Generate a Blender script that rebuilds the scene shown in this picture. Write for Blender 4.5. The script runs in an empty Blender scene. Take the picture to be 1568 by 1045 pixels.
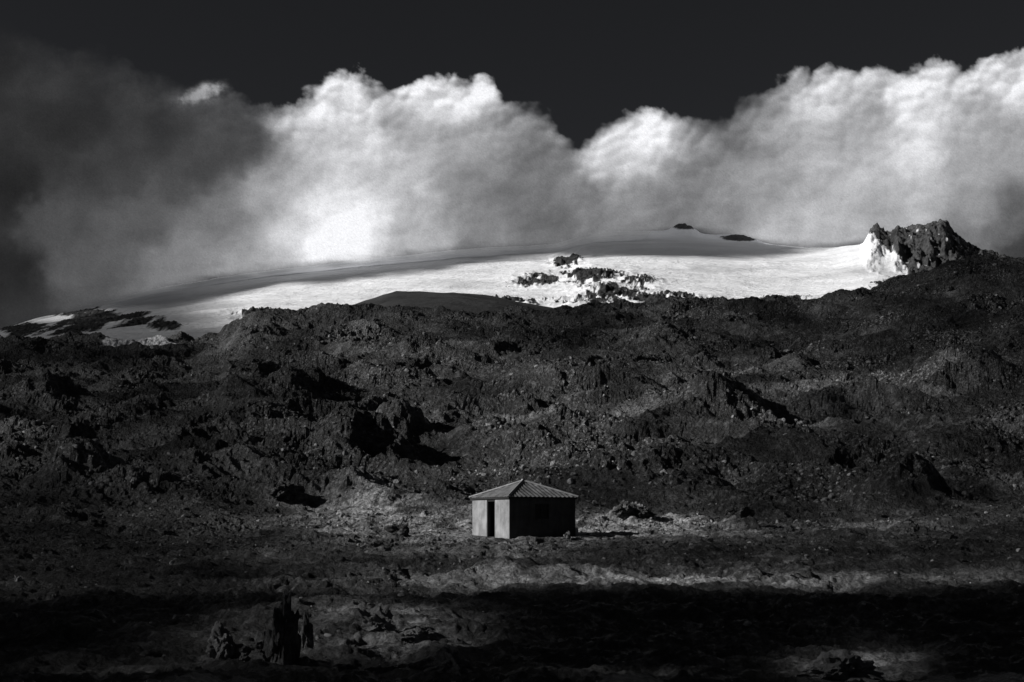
import bpy, math, numpy as np
from mathutils import Vector, Matrix
F=2178.0
rng=np.random.RandomState(7)
sc=bpy.context.scene
# ------------------------------------------------------------------ noise
PERM=np.random.RandomState(3).permutation(4096)
def h2(ix,iy,s=0):
    return PERM[(PERM[(ix+s*131)&4095]+iy)&4095]
GC=np.cos(np.arange(4096)*(2*math.pi/4096));GS=np.sin(np.arange(4096)*(2*math.pi/4096))
def perlin(x,y,s=0):
    x=np.asarray(x,float);y=np.asarray(y,float)
    x0=np.floor(x).astype(np.int64);y0=np.floor(y).astype(np.int64)
    fx=x-x0;fy=y-y0
    u=fx*fx*fx*(fx*(fx*6-15)+10);v=fy*fy*fy*(fy*(fy*6-15)+10)
    def g(ix,iy,dx,dy):
        a=h2(ix,iy,s)
        return GC[a]*dx+GS[a]*dy
    a=g(x0,y0,fx,fy);b=g(x0+1,y0,fx-1,fy);c=g(x0,y0+1,fx,fy-1);d=g(x0+1,y0+1,fx-1,fy-1)
    return 1.5*((a+(b-a)*u)*(1-v)+(c+(d-c)*u)*v)
def fbm(x,y,o=4,s=0,gain=.5):
    r=0;a=1;t=0
    for i in range(o):
        r=r+a*perlin(x*2.03**i+i*17.3,y*2.03**i-i*9.1,s+i);t+=a;a*=gain
    return r/t
def ridged(x,y,o=4,s=0,gain=.55):
    r=0;a=1;t=0;w=1
    for i in range(o):
        n=(1-np.abs(perlin(x*2.1**i+i*7.3,y*2.1**i-i*5.1,s+i)))**2
        r=r+a*n*w;w=np.clip(n*1.4,0,1);t+=a;a*=gain
    return r/t
def worley(x,y,s=0):
    x=np.asarray(x,float);y=np.asarray(y,float)
    x0=np.floor(x).astype(np.int64);y0=np.floor(y).astype(np.int64)
    f1=np.full(x.shape,9.);f2=np.full(x.shape,9.);idr=np.zeros(x.shape)
    for i in(-1,0,1):
        for j in(-1,0,1):
            cx=x0+i;cy=y0+j
            r1=h2(cx,cy,s)/4096.;r2=h2(cx,cy,s+7)/4096.;r3=h2(cx,cy,s+13)/4096.
            d=np.hypot(cx+r1-x,cy+r2-y)
            n=d<f1
            f2=np.where(n,f1,np.minimum(f2,d));idr=np.where(n,r3,idr);f1=np.where(n,d,f1)
    return f1,f2,idr
def ss(a,b,x):
    t=np.clip((x-a)/(b-a),0,1);return t*t*(3-2*t)
def blur(A,sx,sy):
    for ax,s in((0,sy),(1,sx)):
        r=int(3*s);k=np.exp(-(np.arange(-r,r+1)/s)**2/2);k/=k.sum()
        pad=[(0,0),(0,0)];pad[ax]=(r,r);B=np.pad(A,pad,'edge');C=np.zeros_like(A)
        for i,w in enumerate(k):
            C+=w*(B[i:i+A.shape[0],:] if ax==0 else B[:,i:i+A.shape[1]])
        A=C
    return A
# ------------------------------------------------------------------ mesh helper
def grid_mesh(name,X,Y,Z,attrs={},smooth=True):
    R,C=X.shape
    me=bpy.data.meshes.new(name)
    co=np.stack([X,Y,Z],-1).reshape(-1,3).astype(np.float32)
    me.vertices.add(R*C);me.vertices.foreach_set('co',co.ravel())
    idx=np.arange(R*C).reshape(R,C)
    q=np.stack([idx[:-1,:-1],idx[:-1,1:],idx[1:,1:],idx[1:,:-1]],-1).reshape(-1,4)
    n=len(q)
    me.loops.add(n*4);me.loops.foreach_set('vertex_index',q.ravel().astype(np.int32))
    me.polygons.add(n);me.polygons.foreach_set('loop_start',(np.arange(n)*4).astype(np.int32))
    me.polygons.foreach_set('loop_total',np.full(n,4,np.int32))
    me.polygons.foreach_set('use_smooth',np.full(n,smooth) if isinstance(smooth,bool) else smooth)
    me.update(calc_edges=True)
    for k,a in attrs.items():
        at=me.attributes.new(k,'FLOAT','POINT');at.data.foreach_set('value',np.asarray(a,np.float32).ravel())
    ob=bpy.data.objects.new(name,me);sc.collection.objects.link(ob);return ob
def poly_mesh(name,V,Fc,smooth=False):
    me=bpy.data.meshes.new(name);n=len(Fc);k=Fc.shape[1]
    me.vertices.add(len(V));me.vertices.foreach_set('co',V.astype(np.float32).ravel())
    me.loops.add(n*k);me.loops.foreach_set('vertex_index',Fc.astype(np.int32).ravel())
    me.polygons.add(n);me.polygons.foreach_set('loop_start',(np.arange(n)*k).astype(np.int32))
    me.polygons.foreach_set('loop_total',np.full(n,k,np.int32))
    me.polygons.foreach_set('use_smooth',np.full(n,smooth))
    me.update(calc_edges=True)
    ob=bpy.data.objects.new(name,me);sc.collection.objects.link(ob);return ob
# ------------------------------------------------------------------ node helper
def mat(name):
    m=bpy.data.materials.new(name);m.use_nodes=True;m.node_tree.nodes.clear();return m
class NT:
    def __init__(s,m): s.t=m.node_tree
    def n(s,typ,**k):
        nd=s.t.nodes.new(typ)
        for a,b in k.items(): setattr(nd,a,b)
        return nd
    def l(s,a,b): s.t.links.new(a,b)
    def math(s,op,a,b=None,c=None,clamp=False):
        nd=s.n('ShaderNodeMath',operation=op,use_clamp=clamp)
        for i,v in enumerate((a,b,c)):
            if v is None: continue
            if isinstance(v,(int,float)): nd.inputs[i].default_value=v
            else: s.l(v,nd.inputs[i])
        return nd.outputs[0]
    def ramp(s,f,pts):
        nd=s.n('ShaderNodeValToRGB');e=nd.color_ramp.elements
        while len(e)<len(pts): e.new(.5)
        for el,(p,c) in zip(e,pts): el.position=p;el.color=(c*.985,c*.995,c*1.02,1)
        s.l(f,nd.inputs[0]);return nd.outputs[0]
    def mix(s,f,a,b):
        nd=s.n('ShaderNodeMix',data_type='RGBA')
        s.l(f,nd.inputs[0]) if not isinstance(f,float) else setattr(nd.inputs[0],'default_value',f)
        for i,v in((6,a),(7,b)):
            if isinstance(v,(int,float)): nd.inputs[i].default_value=(v*.985,v*.995,v*1.02,1)
            else: s.l(v,nd.inputs[i])
        return nd.outputs[2]
    def noise(s,sc_,det=6,rough=.6,vec=None):
        nd=s.n('ShaderNodeTexNoise');nd.inputs['Scale'].default_value=sc_;nd.inputs['Detail'].default_value=det;nd.inputs['Roughness'].default_value=rough
        if vec: s.l(vec,nd.inputs['Vector'])
        return nd.outputs['Fac']
    def vor(s,sc_,feat='F1',vec=None):
        nd=s.n('ShaderNodeTexVoronoi',feature=feat);nd.inputs['Scale'].default_value=sc_
        if vec: s.l(vec,nd.inputs['Vector'])
        return nd
    def attr(s,nm): return s.n('ShaderNodeAttribute',attribute_name=nm).outputs['Fac']
    def bump(s,h,dist,st=1.,nrm=None):
        nd=s.n('ShaderNodeBump');nd.inputs['Distance'].default_value=dist;nd.inputs['Strength'].default_value=st
        s.l(h,nd.inputs['Height'])
        if nrm: s.l(nrm,nd.inputs['Normal'])
        return nd.outputs[0]
    def pbr(s,col,rough,nrm=None,spec=.5,metal=0.):
        b=s.n('ShaderNodeBsdfPrincipled');o=s.n('ShaderNodeOutputMaterial')
        if isinstance(col,(int,float)): b.inputs['Base Color'].default_value=(col*.985,col*.995,col*1.02,1)
        else: s.l(col,b.inputs['Base Color'])
        if isinstance(rough,(int,float)): b.inputs['Roughness'].default_value=rough
        else: s.l(rough,b.inputs['Roughness'])
        b.inputs['Specular IOR Level'].default_value=spec;b.inputs['Metallic'].default_value=metal
        if nrm: s.l(nrm,b.inputs['Normal'])
        s.l(b.outputs[0],o.inputs[0]);return b

# ------------------------------------------------------------------ sun
SUN=Vector((-0.86,-0.20,0.44)).normalized()
# ------------------------------------------------------------------ terrain heights
CX=[-700,-200,0,100,200,290,335,350,385,450,550,600,750,850,900,1000,1100,1200,1300,1350,1400,1450,1500,1568,1800,2300]
CY=[540,525,522,524,526,526,520,508,492,486,482,482,487,482,476,469,465,464,456,448,430,417,408,400,385,400]
GD=[105,125,160,220,300,350];GG=[0,.18,.38,.63,.86,1.0]
def px_of(x,y): return np.clip(784+F*x/np.maximum(y,45),-700,2300)
def base(x,y):
    px=px_of(x,y)
    zn=np.interp(y,[-60,0,20,40,50,60,70,84,95,105],[-1.5,-1.7,-3.2,-4.4,-3.7,-2.75,-1.75,-1.0,-.4,.82])
    yy=np.clip(y,105,350)
    cr=np.interp(px,CX,CY)
    py=783+(cr-783)*np.interp(yy,GD,GG)
    zf=yy*(800-py)/F
    zf=zf*np.interp(y,[350,420,700,1500],[1,.88,.25,0])
    return np.where(y<105,zn,zf)
def D_of(px,py):
    ys=np.linspace(38,349,1500);zs=base((px-784)/F*ys,ys)
    pp=800-F*zs/ys
    return float(ys[np.argmin(abs(pp-py))])
def P(px,py):
    d=D_of(px,py);return ((px-784)/F*d,d)
MOUNDS=[]
for (px,py,wx,wy,h) in [(545,712,4.2,5,3.6),(605,690,2.8,4,4.4),(118,752,2.2,3.5,3.4),(200,760,3,3,1.6),(437,772,1.6,2,1.3),(1130,812,1.0,1,.8),
      (962,800,1.5,1.5,1.0),(1375,775,3.0,4,3.0),(1270,640,7,8,3.0),(800,700,7,6,2.8),(980,700,6,6,2.0),(1100,650,7,7,3),(420,620,9,8,2.6),(870,610,9,8,3.5),
      (1180,790,2.5,2,.9),(300,700,5,4,1.8),(40,640,6,6,3),(690,760,2,2,.8),(1480,600,8,9,3.5),(1300,830,2,1.5,.6),(570,960,1.2,1,.6),(250,870,3,1.5,.5),
      (480,950,2.5,1.5,.5),(800,880,3,1.6,.45),(1080,850,3,1.5,.4),(700,560,10,9,4),(1000,540,12,9,4),
      (1050,765,4,3,1.5),(1250,760,4,3,1.6),(560,765,3.5,3,1.3),(330,775,3,2.5,1.2),(60,800,3,2,1.0),(1450,810,3,2,1.0),(1000,735,4,3,1.7),(1480,720,5,4,2.2),(450,830,2,1.5,.5),(180,825,2.5,1.5,.7),(1380,870,2.5,1.4,.5)]:
    x,y=P(px,py);MOUNDS.append((x,y,wx,wy,h))
HC=(0.85,88.2)
def H(x,y,fine=True):
    z=base(x,y)
    far=ss(88,135,y)*(1-ss(500,1200,y)*.8)
    z=z+far*(2.2*fbm(x/38,y/30,3,1))
    wx_=x+2.5*perlin(x/9,y/9,63);wy_=y+2.5*perlin(x/9+4,y/9,64)
    r=ridged(wx_/30+.2*wy_/30,wy_/19,4,40,.42);z=z+far*5.2*(r-.4)
    wxp=x+1.6*fbm(x/3,y/3,3,61);wyp=y+1.6*fbm(x/3,y/3,3,65)
    mm=0
    for (mx,my,a,b,h) in MOUNDS:
        q=np.sqrt(((wxp-mx)/a)**2+((wyp-my)/b)**2)
        e=np.exp(-q**2.2);z=z+h*e*(.7+.6*r);mm=np.maximum(mm,e*(h>1))
    hut=np.clip(ss(3.2,7,np.hypot(x-HC[0],y-HC[1])),0,1)
    rn=fbm(x/15,y/10,5,9,.55)
    rock=ss(-.12,.28,rn+.05*far)
    rock=np.maximum(rock*(.6+.4*far),.15)
    rock=np.maximum(rock,.75*ss(.2,.6,mm))
    rock=np.maximum(rock,ss(310,345,y)*.6*(1-ss(420,600,y)))
    if fine:
        for sc_,am,s in((4.6,.8,20),(1.9,.55,23),(.85,.36,27)):
            f1,f2,rd=worley(x/sc_+.45*perlin(x/sc_*1.7,y/sc_*1.7,s),y/sc_*1.15+.45*perlin(x/sc_*1.7+9,y/sc_*1.7,s),s)
            z=z+am*(.65*rd+.7*np.minimum(f2-f1,.4)-.5)*rock*hut*np.where(y<105,.8,1)
        z=z+(.46*ridged(x/2.6,y/1.7,4,30,.6)-.16)*hut*(1.0+.2*far)
    z=z+.55*fbm(x/5,y/4,3,12)*(.9+.3*far)*hut
    return z,rock
# terrain grid
s_=np.concatenate([-np.geomspace(3.0,.43,60)[:-1],np.linspace(-.43,.43,1150),np.geomspace(.43,3.0,60)[1:]])
yr=np.concatenate([np.linspace(-60,36,60)[:-1],np.linspace(36,84,300)[:-1],np.linspace(84,150,320)[:-1],np.linspace(150,372,500)[:-1],np.geomspace(372,60000,70)])
S,Yg=np.meshgrid(s_,yr)
Xg=S*(np.maximum(Yg,-20)+28)
Zg,Rk=H(Xg,Yg)
bpx=px_of(Xg,Yg)
pyb=800-F*base(Xg,Yg)/np.maximum(Yg,30)
nz=fbm(Xg/6,Yg/10,4,70)
snow=np.exp(-((bpx-215)/75)**4-((pyb-533)/7)**2)
snow=np.where(Yg>200,ss(.42,.5,snow*.75+.45*nz),0)
sunheath=1.5*np.exp(-((bpx-760)/200)**2-((pyb-818)/24)**2)+1.1*np.exp(-((bpx-1000)/120)**2-((pyb-808)/13)**2)+.9*np.exp(-((bpx-1000)/420)**2-((pyb-888)/12)**2)+1.0*np.exp(-((bpx-560)/100)**2-((pyb-790)/26)**2)+.9*np.exp(-((bpx-610)/110)**2-((pyb-970)/45)**2)+.7*np.exp(-((bpx-1310)/110)**2-((pyb-1030)/40)**2)+.4*np.exp(-((bpx-1250)/260)**2-((pyb-812)/14)**2)  # pale gravel tone painted in where the sun patches fall
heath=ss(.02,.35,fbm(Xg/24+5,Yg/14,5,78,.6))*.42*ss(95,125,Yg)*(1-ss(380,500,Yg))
sunheath=np.clip(sunheath*(.70+2.8*fbm(Xg/3,Yg/2,5,77,.6)),0,1)*(Yg<140)
sunheath=np.maximum(sunheath,heath*np.clip(.6+1.6*fbm(Xg/3.5,Yg/3,4,79,.6),0,1))
smo=np.repeat((yr[:-1]<70)[:,None],len(s_)-1,1).ravel()
terrain=grid_mesh('lava_field_terrain',Xg,Yg,Zg,{'rock':Rk,'snow':snow,'sunpatch_heath':sunheath},smooth=smo)
m=mat('lava_ground');t=NT(m)
geo=t.n('ShaderNodeNewGeometry').outputs['Position']
n2=t.noise(2.6,9,.75,geo);v1=t.vor(2.6,'F1',geo);v2=t.vor(7.,'F1',geo)
n3=t.noise(.9,9,.78,geo);n5=t.noise(.13,5,.6,geo)
colr=t.ramp(n2,[(.42,.007),(.50,.028),(.57,.18),(.63,.44)])
colm=t.ramp(n3,[(.42,.009),(.52,.034),(.61,.17)])
c=t.mix(t.attr('rock'),colm,colr)
c=t.mix(t.ramp(n5,[(.38,.55),(.52,0.)]),c,.012)
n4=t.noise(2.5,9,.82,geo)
cpale=t.ramp(n4,[(.38,.03),(.48,.22),(.58,.52)])
c=t.mix(t.attr('sunpatch_heath'),c,cpale)  # painted sun patches plus hill heath, lightened in the ground colour
c=t.mix(t.attr('snow'),c,.8)
hgt=t.math('ADD',t.math('MULTIPLY',v1.outputs['Distance'],-.6),t.math('MULTIPLY',v2.outputs['Distance'],-.25))
hgt=t.math('ADD',hgt,t.math('MULTIPLY',n2,1.2))
b=t.bump(hgt,.38,1.)
t.pbr(c,t.ramp(n2,[(.3,.45),(.7,.8)]),b,.4)
terrain.data.materials.append(m)

# ------------------------------------------------------------------ rocks
import bmesh
def ico(sub):
    bm=bmesh.new();bmesh.ops.create_icosphere(bm,subdivisions=sub,radius=1)
    V=np.array([v.co[:] for v in bm.verts]);Fc=np.array([[v.index for v in f.verts] for f in bm.faces]);bm.free();return V,Fc
def rockshape(sub,seed,amt=.35):
    V,Fc=ico(sub);r=np.random.RandomState(seed)
    for _ in range(14):
        n=r.normal(size=3);n/=np.linalg.norm(n);d=r.uniform(.5,.9)
        k=V@n;V=V-np.outer(np.maximum(k-d,0)*.92,n)
    V=V*(1+amt*.35*perlin(V[:,0]*2.5+seed,V[:,1]*2.5+V[:,2]*2,seed)[:,None])
    return V,Fc
m=mat('basalt_rock');t=NT(m)
geo=t.n('ShaderNodeNewGeometry').outputs['Position']
n2=t.noise(2.2,9,.75,geo);v=t.vor(3.,'F1',geo)
rnd=t.attr('tone')
c=t.ramp(n2,[(.36,.012),(.52,.04),(.64,.18)])
c=t.mix(rnd,c,t.ramp(n2,[(.3,.22),(.6,.50)]))
b=t.bump(t.math('ADD',n2,t.math('MULTIPLY',v.outputs['Distance'],-.4)),.3,1.)
t.pbr(c,.55,b,.45)
rockmat=m
temps=[rockshape(2,i) for i in range(8)]
Vs=[];Fs=[];Ts=[];off=0
def scatter(N,ymin,ymax,smin,smax,flt,seed,yexp=1.,smax_s=.45,sink=.1,tn=1.,tp=2.0):
    global off
    r=np.random.RandomState(seed)
    y=ymin+(ymax-ymin)*r.rand(N)**yexp;x=(r.rand(N)*2-1)*smax_s*(y+10)
    keep=flt(x,y,r.rand(N));x=x[keep];y=y[keep]
    z,rk=H(x,y)
    d=smin*(smax/smin)**(r.rand(len(x))**2.2)
    for i in range(len(x)):
        if math.hypot(x[i]-HC[0],y[i]-HC[1])<3.6+d[i]: continue
        V,Fc=temps[r.randint(8)]
        a=r.rand()*6.28;ca,sa=math.cos(a),math.sin(a)
        sca=d[i]*np.array([r.uniform(.6,1.3),r.uniform(.7,1.2),r.uniform(.5,1.1)])
        W=V*sca;tl=r.uniform(-.8,.8);ct,st=math.cos(tl),math.sin(tl)
        W=np.stack([W[:,0]*ct-W[:,2]*st,W[:,1],W[:,0]*st+W[:,2]*ct],-1)
        W=np.stack([W[:,0]*ca-W[:,1]*sa,W[:,0]*sa+W[:,1]*ca,W[:,2]],-1)+np.array([x[i],y[i],z[i]-sink*d[i]])
        Vs.append(W);Fs.append(Fc+off);off+=len(V)
        Ts.append(np.full(len(V),tn*r.rand()**tp))
def fl_hill(x,y,u): return u<.05+ss(-.05,.35,fbm(x/15,y/10,5,9,.55))
scatter(18000,96,200,.09,.42,fl_hill,1)
scatter(18000,200,365,.16,.65,fl_hill,2,.8)
scatter(18000,38,105,.03,.20,lambda x,y,u:u<ss(-.2,.35,fbm(x/7,y/4,4,91)),3,.6,tp=3.)
def fl_t(x,y,u):
    px=784+F*x/y;return u<np.exp(-((px-800)/110)**2-((y-122)/16)**2)
scatter(9000,100,160,.10,.38,fl_t,5,1.,.2,.0,1.,1.2)
V=np.concatenate(Vs);Fc=np.concatenate(Fs)
rocks=poly_mesh('lava_rocks',V,Fc);rocks.data.materials.append(rockmat)
at=rocks.data.attributes.new('tone','FLOAT','POINT');at.data.foreach_set('value',np.concatenate(Ts).astype(np.float32))
def bigrock(name,px,py,w,d,h,seed,taper=0.,tone=0.,sink=.25,lean=0.,y=None):
    if y is None: x,y=P(px,py)
    else: x=(px-784)/F*y
    z=float(H(np.array([x]),np.array([y]))[0][0])
    V,Fc=rockshape(5,seed,.8)
    u=V[:,2]*.5+.5
    f1,f2,rd=worley(V[:,0]*2.2+V[:,1]*1.7+seed,V[:,2]*2.6+V[:,1]*.9,seed)
    g1,g2,re=worley(V[:,0]*5+V[:,1]*4.1+seed,V[:,2]*5.6+V[:,1]*2.9,seed+3)
    V=V*(1+(.5*(rd-.5)+.25*(np.minimum(f2-f1,.4)-.2)+.24*(re-.5)+.12*(np.minimum(g2-g1,.4)-.2)))[:,None]
    k=1-taper*np.clip(u,0,1)
    W=np.stack([V[:,0]*w*k+lean*u*w,V[:,1]*d*k,(V[:,2]*.5+.5-sink)*h/(1-sink)],-1)+np.array([x,y,z])
    ob=poly_mesh(name,W,Fc);ob.data.materials.append(rockmat)
    a=ob.data.attributes.new('tone','FLOAT','POINT');a.data.foreach_set('value',np.full(len(W),tone,np.float32))
    return ob
bigrock('lava_boulder',432,1028,.72,.6,2.1,11,.45,.2)
bigrock('lava_boulder',470,1000,.35,.35,1.2,12,.5,.2)
bigrock('lava_boulder',345,1012,.8,.6,1.2,13,.4,.3)
bigrock('lava_boulder',400,1020,.8,.6,.8,33,.3,.15)
bigrock('lava_boulder',575,975,.9,.7,.9,14,.3,.35)
bigrock('lava_boulder',640,985,.8,.6,.5,34,.3,.35)
bigrock('lava_boulder',690,1030,.8,.6,.8,15,.3,.25)
bigrock('lava_boulder',1290,1040,1.6,1.2,.75,16,.3,.4,y=38)
bigrock('lava_boulder',612,826,.8,.7,.9,17,.3,0.)
bigrock('lava_boulder',955,803,.7,.8,1.0,18,.4,.0)
bigrock('lava_boulder',985,803,.9,.8,.8,19,.4,.0)
bigrock('lava_boulder',1130,812,1.1,.8,1.0,20,.4,.0)
bigrock('lava_boulder',28,893,.24,.24,.4,21,.2,1.)
bigrock('lava_boulder',30,798,.3,.3,.6,22,.4,.4)
bigrock('lava_boulder',125,735,2.2,2,3.6,23,.3,.0)
bigrock('lava_boulder',437,775,1.3,1.2,1.2,24,.4,.0)
bigrock('lava_boulder',870,828,.32,.3,.4,25,.3,.5)
# ------------------------------------------------------------------ foothill between
xs=np.linspace(-700,700,300);ys=np.linspace(450,900,120);XX,YY=np.meshgrid(xs,ys)
pxx=784+F*XX/YY
top=np.interp(pxx,[300,400,555,600,650,700,760,830,900,1000],[640,540,472,460,459,457,466,482,500,620])
e=(800-top)/F
zz=650*e*np.exp(-((YY-650)/150)**2*.35)+3*fbm(XX/40,YY/40,4,5)-8*(1-np.exp(-((YY-650)/150)**2))
foot=grid_mesh('foothill',XX,YY,zz)
fm=mat('foothill_scree');t=NT(fm)
geo=t.n('ShaderNodeNewGeometry').outputs['Position'];nf=t.noise(.05,8,.65,geo)
t.pbr(t.ramp(nf,[(.35,.018),(.65,.045)]),.9,t.bump(nf,4.,.5),.2)
foot.data.materials.append(fm)
# ------------------------------------------------------------------ glacier mountain
TX=[-1200,-400,0,60,120,200,240,320,430,560,700,850,900,960,1020,1060,1100,1180,1230,1280,1315,1350,1400,1450,1500,1568,1650,1900,2600]
TY=[600,540,503,482,470,452,441,428,412,398,383,374,357,353,353,356,361,374,380,379,374,374,380,390,402,415,430,460,540]
KX=[1300,1322,1328,1333,1342,1352,1364,1374,1385,1400,1418,1440,1450,1462,1480,1500,1530,1568,1650,1800]
KY=[380,372,362,350,347,356,360,349,353,349,346,339,345,360,372,384,392,403,420,450]
pc=np.concatenate([np.linspace(-1200,-20,140)[:-1],np.linspace(-20,1590,1250)[:-1],np.linspace(1590,2600,120)])
sr=np.concatenate([np.linspace(0,.12,20)[:-1],np.linspace(.12,1,330),np.linspace(1.01,1.3,25)])
PC,SR=np.meshgrid(pc,sr)
def kern(a,n):
    k=np.hanning(n);k/=k.sum();return np.convolve(np.pad(a,n//2,'edge'),k,'valid')[:len(a)]
top=np.repeat(kern(np.interp(pc,TX,TY),41)[None],len(sr),0)
Dt=3500-700*ss(1000,1500,PC)
Dm=700+np.minimum(SR,1)*(Dt-700)+np.maximum(SR-1,0)*3000
low=np.interp(PC,[-1200,0,400,1600,2600],[620,540,520,520,600])
pym=np.where(SR<.12,700+(low-700)*SR/.12,low+(top-low)*((np.minimum(SR,1)-.12)/.88)**.95)
kt=np.interp(PC,KX,KY)
dk=np.where(PC>1318,np.maximum(top-kt,0),0)
dkt=13*np.exp(-np.abs((PC-1047)/19)**2.5)*(1+.3*fbm(PC/7,PC*0,2,9))+6.5*np.exp(-np.abs((PC-1135)/30)**2.5)*(1+.3*fbm(PC/7,PC*0,2,9))
pyk=pym-dk*ss(.72,.985,SR+.10*fbm(PC/22,SR*12,4,66))-dkt*ss(.93,.995,SR)
ZM=Dm*(800-pyk)/F
ZM=np.where(SR>1,ZM-(SR-1)*900*(1+SR),ZM)
XM=(PC-784)/F*Dm
w1=fbm(XM/90,Dm/130,5,50,.6)
def G(cx,cy,rx,ry,p=2): return np.exp(-np.abs((PC-cx)/rx)**p-np.abs((pym-cy)/ry)**p)
nun=np.maximum.reduce([G(862,402,22,11),G(880,396,11,8)*1.1,G(905,425,62,15)*.88,G(820,432,42,10)*.95,G(940,450,62,16)*.88,G(975,432,38,10)*.85,G(1010,458,90,7)*.85,G(760,464,90,8)*.85,G(400,484,45,9)*.95,G(1200,458,70,6)*.8,G(900,462,50,10)*.75])
pk=ss(-6,10,(PC-1322)-np.clip((pyk-354),0,50)*1.3+8*fbm(PC/12,pyk/12,3,68))
lf=G(180,487,80,14)*.85+G(60,505,120,14)*.75+G(262,500,30,7)*.6+G(110,480,60,6)*.5
tip=np.maximum(np.exp(-((PC-1047)/24)**2-((pyk-345)/8)**2),np.exp(-((PC-1135)/34)**2-((pyk-364)/5)**2))
w2=fbm(PC/14,pym/6,6,55,.7)
w3=fbm((PC-pyk*.9)/8,(pyk+PC*.3)/20,5,155,.65)
w4=fbm((PC+pym*1.5)/26,(pym-PC*.2)/9,6,156,.65)
rockm=np.maximum.reduce([ss(.42,.50,nun*.82+.55*w2+.5*w4),ss(.33,.45,pk*.70+.9*w3)*(pk>.05),ss(.42,.5,G(1375,435,45,9)*.8+.8*w2),ss(.42,.6,lf*.9+.6*fbm((PC+pym)/40,(pym+PC*.25)/5,5,58)),ss(.36,.55,tip+.3*w2),
   ss(.5,.58,ss(482,500,pym+6*w4)*.7+.6*w2)*ss(390,430,PC)])
ZM=ZM+(SR>.1)*(SR<=1)*(np.clip(nun,0,1)*22*(ridged(XM/70,Dm/110,5,51,.6)-.35)+rockm*7*fbm(XM/12,Dm/20,4,52,.6)*(1-np.clip(tip*1.5,0,1))+3.0*w1+pk*20*(ridged(XM/45,Dm/70,5,53)-.4)*ss(.3,.6,SR))
ZM=ZM+(SR>.1)*(SR<=1)*8*fbm(XM/260,Dm/170,4,57,.5)*(1-.7*ss(.85,1,SR))
sag=ss(-.1,.5,fbm(XM/220,Dm/60,4,59))
gm=grid_mesh('glacier_mountain',XM,Dm,ZM,{'rock':rockm,'firn':sag,'crag':pk})
m=mat('glacier');t=NT(m)
geo=t.n('ShaderNodeNewGeometry').outputs['Position']
n2=t.noise(.12,8,.65,geo)
mp=t.n('ShaderNodeMapping');mp.inputs['Scale'].default_value=(.012,.035,.03);t.l(geo,mp.inputs[0])
n6=t.noise(1.,7,.6,mp.outputs[0])
sn=t.mix(t.math('MULTIPLY',t.attr('firn'),.5),.95,.78)
rk=t.mix(t.attr('crag'),t.ramp(n2,[(.35,.012),(.6,.05)]),t.ramp(n2,[(.35,.018),(.6,.085)]))
c=t.mix(t.attr('rock'),sn,rk)
b=t.bump(n2,4.,.6)
b=t.bump(n6,14.,.6,b)
t.pbr(c,.8,b,.2)
gm.data.materials.append(m)
# ------------------------------------------------------------------ cloud material
def cloudmat(name):
    m=mat(name);t=NT(m)
    e=t.n('ShaderNodeEmission');tr=t.n('ShaderNodeBsdfTransparent');mx=t.n('ShaderNodeMixShader');o=t.n('ShaderNodeOutputMaterial')
    l=t.attr('lum')
    cb=t.n('ShaderNodeCombineColor')
    for i,k in enumerate((.985,.99,1.02)): t.l(t.math('MULTIPLY',l,k),cb.inputs[i])
    t.l(cb.outputs[0],e.inputs[0])
    t.l(t.attr('dens'),mx.inputs[0]);t.l(tr.outputs[0],mx.inputs[1]);t.l(e.outputs[0],mx.inputs[2]);t.l(mx.outputs[0],o.inputs[0])
    m.cycles.emission_sampling='NONE';return m
DS=3260.
qx=np.concatenate([np.linspace(-1500,-30,150)[:-1],np.linspace(-30,1600,1150)[:-1],np.linspace(1600,3000,150)])
qy=np.concatenate([np.linspace(-150,10,30)[:-1],np.linspace(10,530,380)])
QX,QY=np.meshgrid(qx,qy)
tx=[-1500,-600,-100,0,60,100,130,170,230,280,340,400,450,480,505,540,575,605,640,680,705,730,755,775,800,840,862,888,920,950,990,1020,1060,1100,1130,1160,1190,1220,1270,1320,1370,1430,1470,1530,1568,1800,2300,3000]
ty=[150,60,30,45,60,75,72,95,120,135,152,165,166,150,126,117,132,148,132,128,137,120,135,165,180,184,212,236,215,190,170,180,196,190,166,150,130,121,117,120,122,102,110,96,92,70,120,160]
WX=QX+12*fbm(QX/90,QY/85,3,101,.5);WY=QY+10*fbm(QX/85+8,QY/80,3,105,.5)
def dome(sc_,s):
    f1,_,_=worley(WX/sc_,WY/(sc_*.85),s);return 1-np.minimum(f1,1)**2
d1=dome(62,170);d2=dome(30,171);d3=dome(15,172);d4=dome(8,173)
bl=blur(.5*d1,4,4)+.3*blur(d2,2.5,2.5)+.18*blur(d3,1.4,1.4)+.08*blur(d4,.8,.8)
ft=fbm(QX/150,QY/100,4,120,.5);fd=fbm(QX/26,QY/20,5,125,.65)
topq=np.interp(WX,tx,ty)
crisp=np.interp(QX,[-1500,250,420,480,1600,3000],[0,0,.5,1,1,1])
edge=(WY-topq)+crisp*52*(bl-.64)+ft*(9+35*(1-crisp))+fd*(9+9*(1-crisp))+1
soft=np.interp(QX,[-1500,200,430,500,740,860,900,1000,1100,1200,3000],[95,90,60,18,18,50,45,18,55,24,26])
soft=soft*(1+.9*fbm(QX/60,QY/60,3,130))
e1=np.clip(edge/np.maximum(soft,6),-.3,4)
dens=1-np.exp(-np.maximum(e1+.15,0)**1.4*2.2)
pu=np.exp(-((WX-306)/36)**2-((WY-142+.25*(WX-306))/17)**2+.9*fd)
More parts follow.
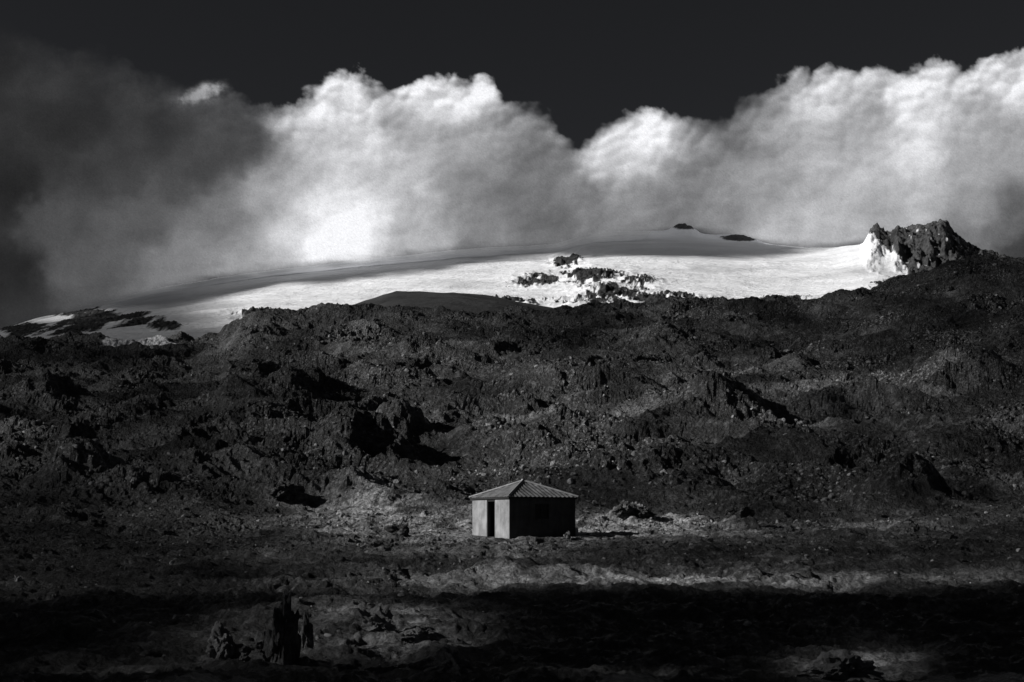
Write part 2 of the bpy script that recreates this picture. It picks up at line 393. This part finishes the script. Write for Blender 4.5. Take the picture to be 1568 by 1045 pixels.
samp=[(0,90,45),(60,110,60),(100,200,46),(20,300,38),(20,420,40),(70,330,85),(160,250,62),(200,350,95),(110,420,92),(30,470,50),(250,200,62),(300,255,72),(290,400,135),(360,220,75),(410,310,165),(350,330,120),
 (540,345,248),(500,380,230),(440,350,205),(380,400,165),(500,200,165),(490,160,218),(540,140,230),(560,220,200),(600,180,145),(610,270,185),(650,150,200),(700,160,205),(740,140,212),(690,220,145),(700,300,120),(640,340,170),(760,200,140),(800,200,115),(830,250,108),(800,300,106),(850,340,106),(760,365,125),
 (900,300,116),(930,240,180),(1000,200,235),(960,230,205),(1040,220,150),(1000,300,128),(920,350,125),(1080,250,112),(1120,200,98),(1160,170,110),(1200,200,165),(1150,280,140),(1100,340,120),(1040,340,112),
 (1250,150,185),(1270,230,180),(1330,180,155),(1400,160,218),(1440,130,205),(1410,230,205),(1500,170,160),(1470,250,150),(1560,130,208),(1560,230,145),(1330,290,170),(1250,330,172),(1400,310,172),(1500,320,135),(1560,330,95),(1565,385,55),(1500,370,110),(1200,360,165),(1300,360,178),(-300,200,45),(-300,420,40),(1900,150,160),(1900,350,100),(2500,250,120),(-1000,300,60)]
num=np.zeros(QX.shape);den=np.zeros(QX.shape)
UX=WX+24*fbm(QX/45,QY/40,5,180,.55);UY=WY+22*fbm(QX/45+5,QY/40,5,185,.55)
for (a,b_,c_) in samp:
    w=1/(((UX-a)**2+((UY-b_)*1.1)**2)+900)**2.0
    num+=w*c_;den+=w
lum=num/den
hf=120*blur(.55*d1+.35*d2,4.5,4.5)+22*blur(d3,2.2,2.2)
gy,gx=np.gradient(hf,qy,qx)
rel=np.clip((gx*.6+gy*.8),-1.2,1.2)
near_top=np.exp(-np.maximum(edge,0)/50)
wisp=fbm(QX/60,QY/50,6,140,.55)
srgb=lum*(1+rel*(.025+.15*near_top)*(.2+.8*crisp)+.15*wisp+.12*ft)
srgb=srgb*(1+.20*np.exp(-np.maximum(edge,0)/28)*crisp)*(.96+.10*crisp)
srgb=srgb+80*np.clip(pu,0,1)
dens=np.maximum(dens,ss(.15,.9,pu+.25*wisp)*.9)
srgb=np.clip(srgb,14,250)/255
lin=np.where(srgb<.04,srgb/12.92,((srgb+.055)/1.055)**2.4)
lin=lin*(1+.06*rng.normal(size=lin.shape))
tg=np.interp(QX,TX,TY)
fade=1-ss(-14,12,(QY-tg)+8*fbm(QX/60,QY/14,4,150)-np.interp(QX,[0,150,300,600,850,900,940,1010,1050,1100,1200],[10,6,0,0,5,12,12,4,-6,-2,0]))
dens=dens*fade
tipq=np.maximum(np.exp(-np.abs((QX-1047)/46)**4-((QY-348)/26)**4),np.exp(-np.abs((QX-1135)/54)**4-((QY-364)/22)**4))
kb=1+.17*np.clip(tipq*1.6,0,1)
# the bank bulges back behind the two small summits
xq=(QX-784)/F*DS*kb;zq=DS*(800-QY)/F*kb
yq=DS*kb
cb=grid_mesh('cloud_bank',xq,yq,zq,{'lum':lin,'dens':dens});cb.data.materials.append(cloudmat('cloud_vapour'))
# ------------------------------------------------------------------ unseen cloud sheets added overhead, cut to a drawn pattern of shade
def shade_layer(name,X,Y,Z,Hc,T):
    k=(Hc-Z)/SUN.z
    ob=grid_mesh(name,X+SUN.x*k,Y+SUN.y*k,Z+SUN.z*k,{'trans':T})
    m=mat(name+'_alpha');t=NT(m)
    d=t.n('ShaderNodeBsdfDiffuse');d.inputs[0].default_value=(.5,.5,.5,1);tr=t.n('ShaderNodeBsdfTransparent');mx=t.n('ShaderNodeMixShader');o=t.n('ShaderNodeOutputMaterial')
    t.l(t.attr('trans'),mx.inputs[0]);t.l(d.outputs[0],mx.inputs[1]);t.l(tr.outputs[0],mx.inputs[2]);t.l(mx.outputs[0],o.inputs[0])
    ob.data.materials.append(m);return ob
sl=np.linspace(-1.0,1.0,500);yl=np.concatenate([np.linspace(5,36,20)[:-1],np.linspace(36,110,200)[:-1],np.linspace(110,420,160)])
SL,YL=np.meshgrid(sl,yl);XL=SL*(YL+28);ZL=base(XL,YL)
a=784+F*XL/np.maximum(YL,30);b_=800-F*ZL/np.maximum(YL,30)
def g(cx,cy,rx,ry,p=2): return np.exp(-np.abs((a-cx)/rx)**p-np.abs((b_-cy)/ry)**p)
T=.15+.17*ss(250,500,a)
T=T*(1-.3*ss(1250,1450,a)*(1-ss(540,600,b_)))
for (cx,cy,rx,ry,v_) in [(770,814,200,24,1.0),(560,790,110,30,.65),(1000,808,130,12,.7),(1050,890,420,10,1.0),(600,852,160,9,.6),(1250,808,300,20,.35),(850,690,240,60,.85),(1150,620,190,45,.7),(480,520,160,40,.6),(760,590,200,32,.6),(1400,590,150,26,.6),(200,590,160,25,.12),(610,965,95,36,.65),(400,985,85,42,.6),(1310,1020,70,24,.7),(200,1030,120,8,.3),(950,1038,90,5,.6),(30,890,50,12,.6),(100,690,120,50,.25),(330,790,120,40,.3)]:
    T=T+v_*g(cx,cy,rx,ry)
T=T*np.clip(1+1.8*fbm(a/140,b_/30,4,200),.2,2.2)
fgd=ss(895,916,b_+.02*(a-784)*(a<784)+5*fbm(a/120,b_*0,3,240))*(1-np.clip(g(610,965,115,38)+g(400,985,105,44)+g(1310,1020,80,28)+g(200,1030,130,9)+g(950,1038,100,6),0,1))
T=np.clip(T*(1-.97*fgd),0,1)
T=np.maximum(T,np.exp(-(np.hypot(XL-HC[0],YL-HC[1])/6.5)**4))
shade_layer('cloud_shade_sheet',XL,YL,ZL,60+.62*YL,T)  # added unseen sheet, clear where the ground is meant to be sunlit
pl=np.linspace(-400,2000,360);sl2=np.linspace(.1,1.0,220);PL,S2=np.meshgrid(pl,sl2)
tp=np.interp(PL,TX,TY)
DtL=3500-700*ss(1000,1500,PL);DL=700+S2*(DtL-700);lw=np.interp(PL,[-1200,0,400,1600,2600],[620,540,520,520,600])
pyl=lw+(tp-lw)*((S2-.1)/.9)**.95
ZLm=DL*(800-pyl)/F;XLm=(PL-784)/F*DL
blw=np.interp(PL,[150,240,330,430,500,600,700,800,900,1000,1100,1200,1260,1330],[470,468,457,438,433,421,408,394,389,393,393,389,381,360])
blw=blw+7*fbm(PL/90,pyl/12,4,210,.6)
Tm=.05+.95*ss(-4,6,pyl-blw)
st=ss(-.05,.25,fbm(PL/170,(pyl+PL*.12)/9,3,220))
left=1-ss(230,420,PL-(pyl-470)*2)
Tm=Tm*(1-left*.9*(1-.8*st*np.exp(-((pyl-478)/14)**2)))
Tm=np.where(PL>1345,.8,Tm)
Tm=np.clip(Tm*(1.0+.6*np.minimum(fbm(PL/200,pyl/14,4,230),.05)),0,1)
shade_layer('high_cloud_shade_sheet',XLm,DL,ZLm,1800.,Tm)  # added unseen sheet, its density drawn to lay shade bands on the snow
# ------------------------------------------------------------------ hut
def simple(name,fn):
    m=mat(name);fn(NT(m));return m
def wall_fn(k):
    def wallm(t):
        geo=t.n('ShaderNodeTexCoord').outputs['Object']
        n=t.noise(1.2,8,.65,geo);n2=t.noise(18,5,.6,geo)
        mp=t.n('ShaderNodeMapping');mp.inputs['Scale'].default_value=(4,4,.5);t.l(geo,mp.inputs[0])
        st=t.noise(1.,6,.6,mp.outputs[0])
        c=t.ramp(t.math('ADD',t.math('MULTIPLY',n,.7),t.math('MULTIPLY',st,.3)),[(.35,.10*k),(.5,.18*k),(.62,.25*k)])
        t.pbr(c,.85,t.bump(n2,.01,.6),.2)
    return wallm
wm=simple('weathered_render',wall_fn(1.35));ws=simple('shaded_render',wall_fn(.25))  # second: same render, darkened to paint in the sunless side's shade
def dark(t):
    geo=t.n('ShaderNodeTexCoord').outputs['Object'];n=t.noise(4,6,.6,geo)
    t.pbr(t.ramp(n,[(.3,.004),(.7,.014)]),.8)
dm=simple('old_dark_wood',dark)
def roofm(t):
    geo=t.n('ShaderNodeTexCoord').outputs['Object'];n=t.noise(1.5,8,.7,geo)
    t.pbr(t.ramp(n,[(.35,.07),(.5,.15),(.65,.24)]),.6,t.bump(n,.02,.4),.3)
rm=simple('weathered_corrugated_iron',roofm)
def capm(t):
    geo=t.n('ShaderNodeTexCoord').outputs['Object'];n=t.noise(3,5,.6,geo)
    t.pbr(t.ramp(n,[(.3,.18),(.7,.36)]),.5)
cm=simple('ridge_flashing',capm)
hut=bpy.data.objects.new('stone_hut',None);sc.collection.objects.link(hut)
O=Vector((-.16,84.,-1.05));U=Vector((math.cos(math.radians(30)),math.sin(math.radians(30)),0));Vv=Vector((-U.y,U.x,0))
hut.matrix_world=Matrix(((U.x,Vv.x,0,O.x),(U.y,Vv.y,0,O.y),(0,0,1,O.z),(0,0,0,1)))
def part(name,verts,faces,mt):
    me=bpy.data.meshes.new(name);me.from_pydata(verts,[],faces);me.materials.append(mt);me.update()
    ob=bpy.data.objects.new(name,me);sc.collection.objects.link(ob);ob.parent=hut;return ob
def box(name,x0,x1,y0,y1,z0,z1,mt,bev=.0):
    v=[(x0,y0,z0),(x1,y0,z0),(x1,y1,z0),(x0,y1,z0),(x0,y0,z1),(x1,y0,z1),(x1,y1,z1),(x0,y1,z1)]
    f=[(0,3,2,1),(4,5,6,7),(0,1,5,4),(1,2,6,5),(2,3,7,6),(3,0,4,7)]
    ob=part(name,v,f,mt)
    if bev:
        b=ob.modifiers.new('bev','BEVEL');b.width=bev;b.segments=2
    return ob
L=4.6;W=4.6;Hh=2.55;th=.25
d0,d1,dh=1.75,2.75,2.4
w0,w1,wz0,wz1=1.75,2.75,1.25,2.15
box('front_wall_a',0,th,.005,d0,-.6,Hh,wm,.02)
box('front_wall_b',0,th,d1,W,-.6,Hh,wm,.02)
box('front_wall_lintel',0.004,th,d0,d1,dh,Hh-.004,wm)
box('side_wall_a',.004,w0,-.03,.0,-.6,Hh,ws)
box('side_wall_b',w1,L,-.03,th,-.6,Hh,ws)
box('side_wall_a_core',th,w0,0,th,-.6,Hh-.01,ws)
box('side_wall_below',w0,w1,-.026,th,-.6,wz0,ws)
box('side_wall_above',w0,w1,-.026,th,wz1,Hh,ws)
box('back_wall',L-th,L-.003,th,W,-.6,Hh-.003,wm)
box('far_wall',th,L-th,W-th,W-.003,-.6,Hh-.003,wm)
box('window_shutter',w0+.06,w1-.06,.10,.14,wz0+.06,wz1-.06,dm)
for i,(p,q,r_,s2) in enumerate([(w0,w0+.07,wz0,wz1),(w1-.07,w1,wz0,wz1),(w0+.07,w1-.07,wz0,wz0+.07),(w0+.07,w1-.07,wz1-.07,wz1)]):
    box('window_frame_%d'%i,p,q,.02,.12,r_,s2,dm)
box('window_mullion',(w0+w1)/2-.03,(w0+w1)/2+.03,.05,.10,wz0+.07,wz1-.07,dm)
box('door_post_a',.03,.15,d0,d0+.09,-.3,dh,dm);box('door_post_b',.03,.15,d1-.09,d1,-.3,dh,dm)
box('door_head',.03,.15,d0+.09,d1-.09,dh-.09,dh,dm)
box('door_leaf',.6,.66,d0+.1,d1-.1,-.3,dh-.1,dm)
box('door_step',-.4,0,d0-.1,d1+.1,-.3,.08,wm,.03)
box('floor',th,L-th,th,W-th,-.3,.02,dm)
box('corner_post',L+.02,L+.16,-.12,.0,-.3,.7,cm)
ov=.14;ez=Hh+.02;ah=1.02
ax,ay=L/2-.0,W/2
def slope(name,A,B):
    A=Vector(A);B=Vector(B);Pk=Vector((ax,ay,ez+ah))
    n=(B-A).cross(Pk-A).normalized()
    if n.z<0:n=-n
    N=150;R=10;vs=[];fs=[]
    for i in range(N+1):
        u=i/N;e_=A.lerp(B,u)
        topp=A.lerp(Pk,2*u) if u<=.5 else B.lerp(Pk,2*(1-u))
        rib=.018*math.cos(u*(B-A).length/.30*2*math.pi)
        for j in range(R+1):
            p=e_.lerp(topp,j/R)+n*rib;vs.append(p[:])
    for i in range(N):
        for j in range(R):
            a_=i*(R+1)+j;fs.append((a_,a_+R+1,a_+R+2,a_+1))
    o=part(name,vs,fs,rm)
    sm=o.modifiers.new('s','SOLIDIFY');sm.thickness=.01
c00=(-ov,-ov,ez);c10=(L+ov,-ov,ez);c11=(L+ov,W+ov,ez);c01=(-ov,W+ov,ez)
slope('roof_slope_a',c00,c10);slope('roof_slope_b',c10,c11);slope('roof_slope_c',c11,c01);slope('roof_slope_d',c01,c00)
def cap(name,A,B,w=.10):
    A=Vector(A);B=Vector(B);d=(B-A).normalized();s1=d.cross(Vector((0,0,1))).normalized();up=s1.cross(d)
    vs=[];
    for p in(A,B):
        for k,h in((-1,-.02),(0,.06),(1,-.02)): vs.append((p+s1*w*k+up*h+Vector((0,0,.02)))[:])
    o=part(name,vs,[(0,3,4,1),(1,4,5,2)],cm);sm=o.modifiers.new('s','SOLIDIFY');sm.thickness=.012
for i,cc in enumerate((c00,c10,c11,c01)): cap('hip_cap_%d'%i,cc,(ax,ay,ez+ah))
box('finial',ax-.09,ax+.09,ay-.09,ay+.09,ez+ah-.03,ez+ah+.12,cm,.02)
for i,(p,q,r_,s2) in enumerate([(-.1,L+.1,-.1,-.06),(-.1,L+.1,W+.06,W+.1),(-.1,-.06,-.06,W+.06),(L+.06,L+.1,-.06,W+.06)]):
    box('fascia_%d'%i,p,q,r_,s2,ez-.13,ez-.02,dm)
# ------------------------------------------------------------------ light, world, camera
ld=bpy.data.lights.new('sun','SUN');ld.energy=5.;ld.angle=math.radians(.5);ld.color=(1,.985,.965)
lo=bpy.data.objects.new('sun',ld);sc.collection.objects.link(lo);lo.rotation_euler=SUN.to_track_quat('Z','Y').to_euler();lo.location=(-300,-80,200)
w=bpy.data.worlds.new('World');sc.world=w;w.use_nodes=True;nt=w.node_tree;nt.nodes.clear()
sky=nt.nodes.new('ShaderNodeTexSky');sky.sky_type='NISHITA';sky.sun_disc=False
sky.sun_elevation=math.asin(SUN.z);sky.sun_rotation=math.atan2(SUN.x,SUN.y);sky.air_density=.8;sky.dust_density=.2;sky.ozone_density=2.
sep=nt.nodes.new('ShaderNodeSeparateColor');nt.links.new(sky.outputs[0],sep.inputs[0])
cmb=nt.nodes.new('ShaderNodeCombineColor')
# black-and-white film behind a red filter: only the red part of the sky registers
for i,k in enumerate((.25,.26,.29)):
    mm=nt.nodes.new('ShaderNodeMath');mm.operation='MULTIPLY';mm.inputs[1].default_value=k;nt.links.new(sep.outputs[0],mm.inputs[0]);nt.links.new(mm.outputs[0],cmb.inputs[i])
bg=nt.nodes.new('ShaderNodeBackground');bg.inputs[1].default_value=.05;nt.links.new(cmb.outputs[0],bg.inputs[0])
wo=nt.nodes.new('ShaderNodeOutputWorld');nt.links.new(bg.outputs[0],wo.inputs[0])
cd=bpy.data.cameras.new('camera');cam=bpy.data.objects.new('camera',cd);sc.collection.objects.link(cam);sc.camera=cam
cam.rotation_euler=(math.radians(90),0,0);cd.lens=50;cd.sensor_width=36;cd.shift_y=(800-522.5)/1568;cd.clip_start=.1;cd.clip_end=90000
sc.view_settings.view_transform='Standard';sc.view_settings.look='None';sc.view_settings.exposure=0
sc.cycles.transparent_max_bounces=16
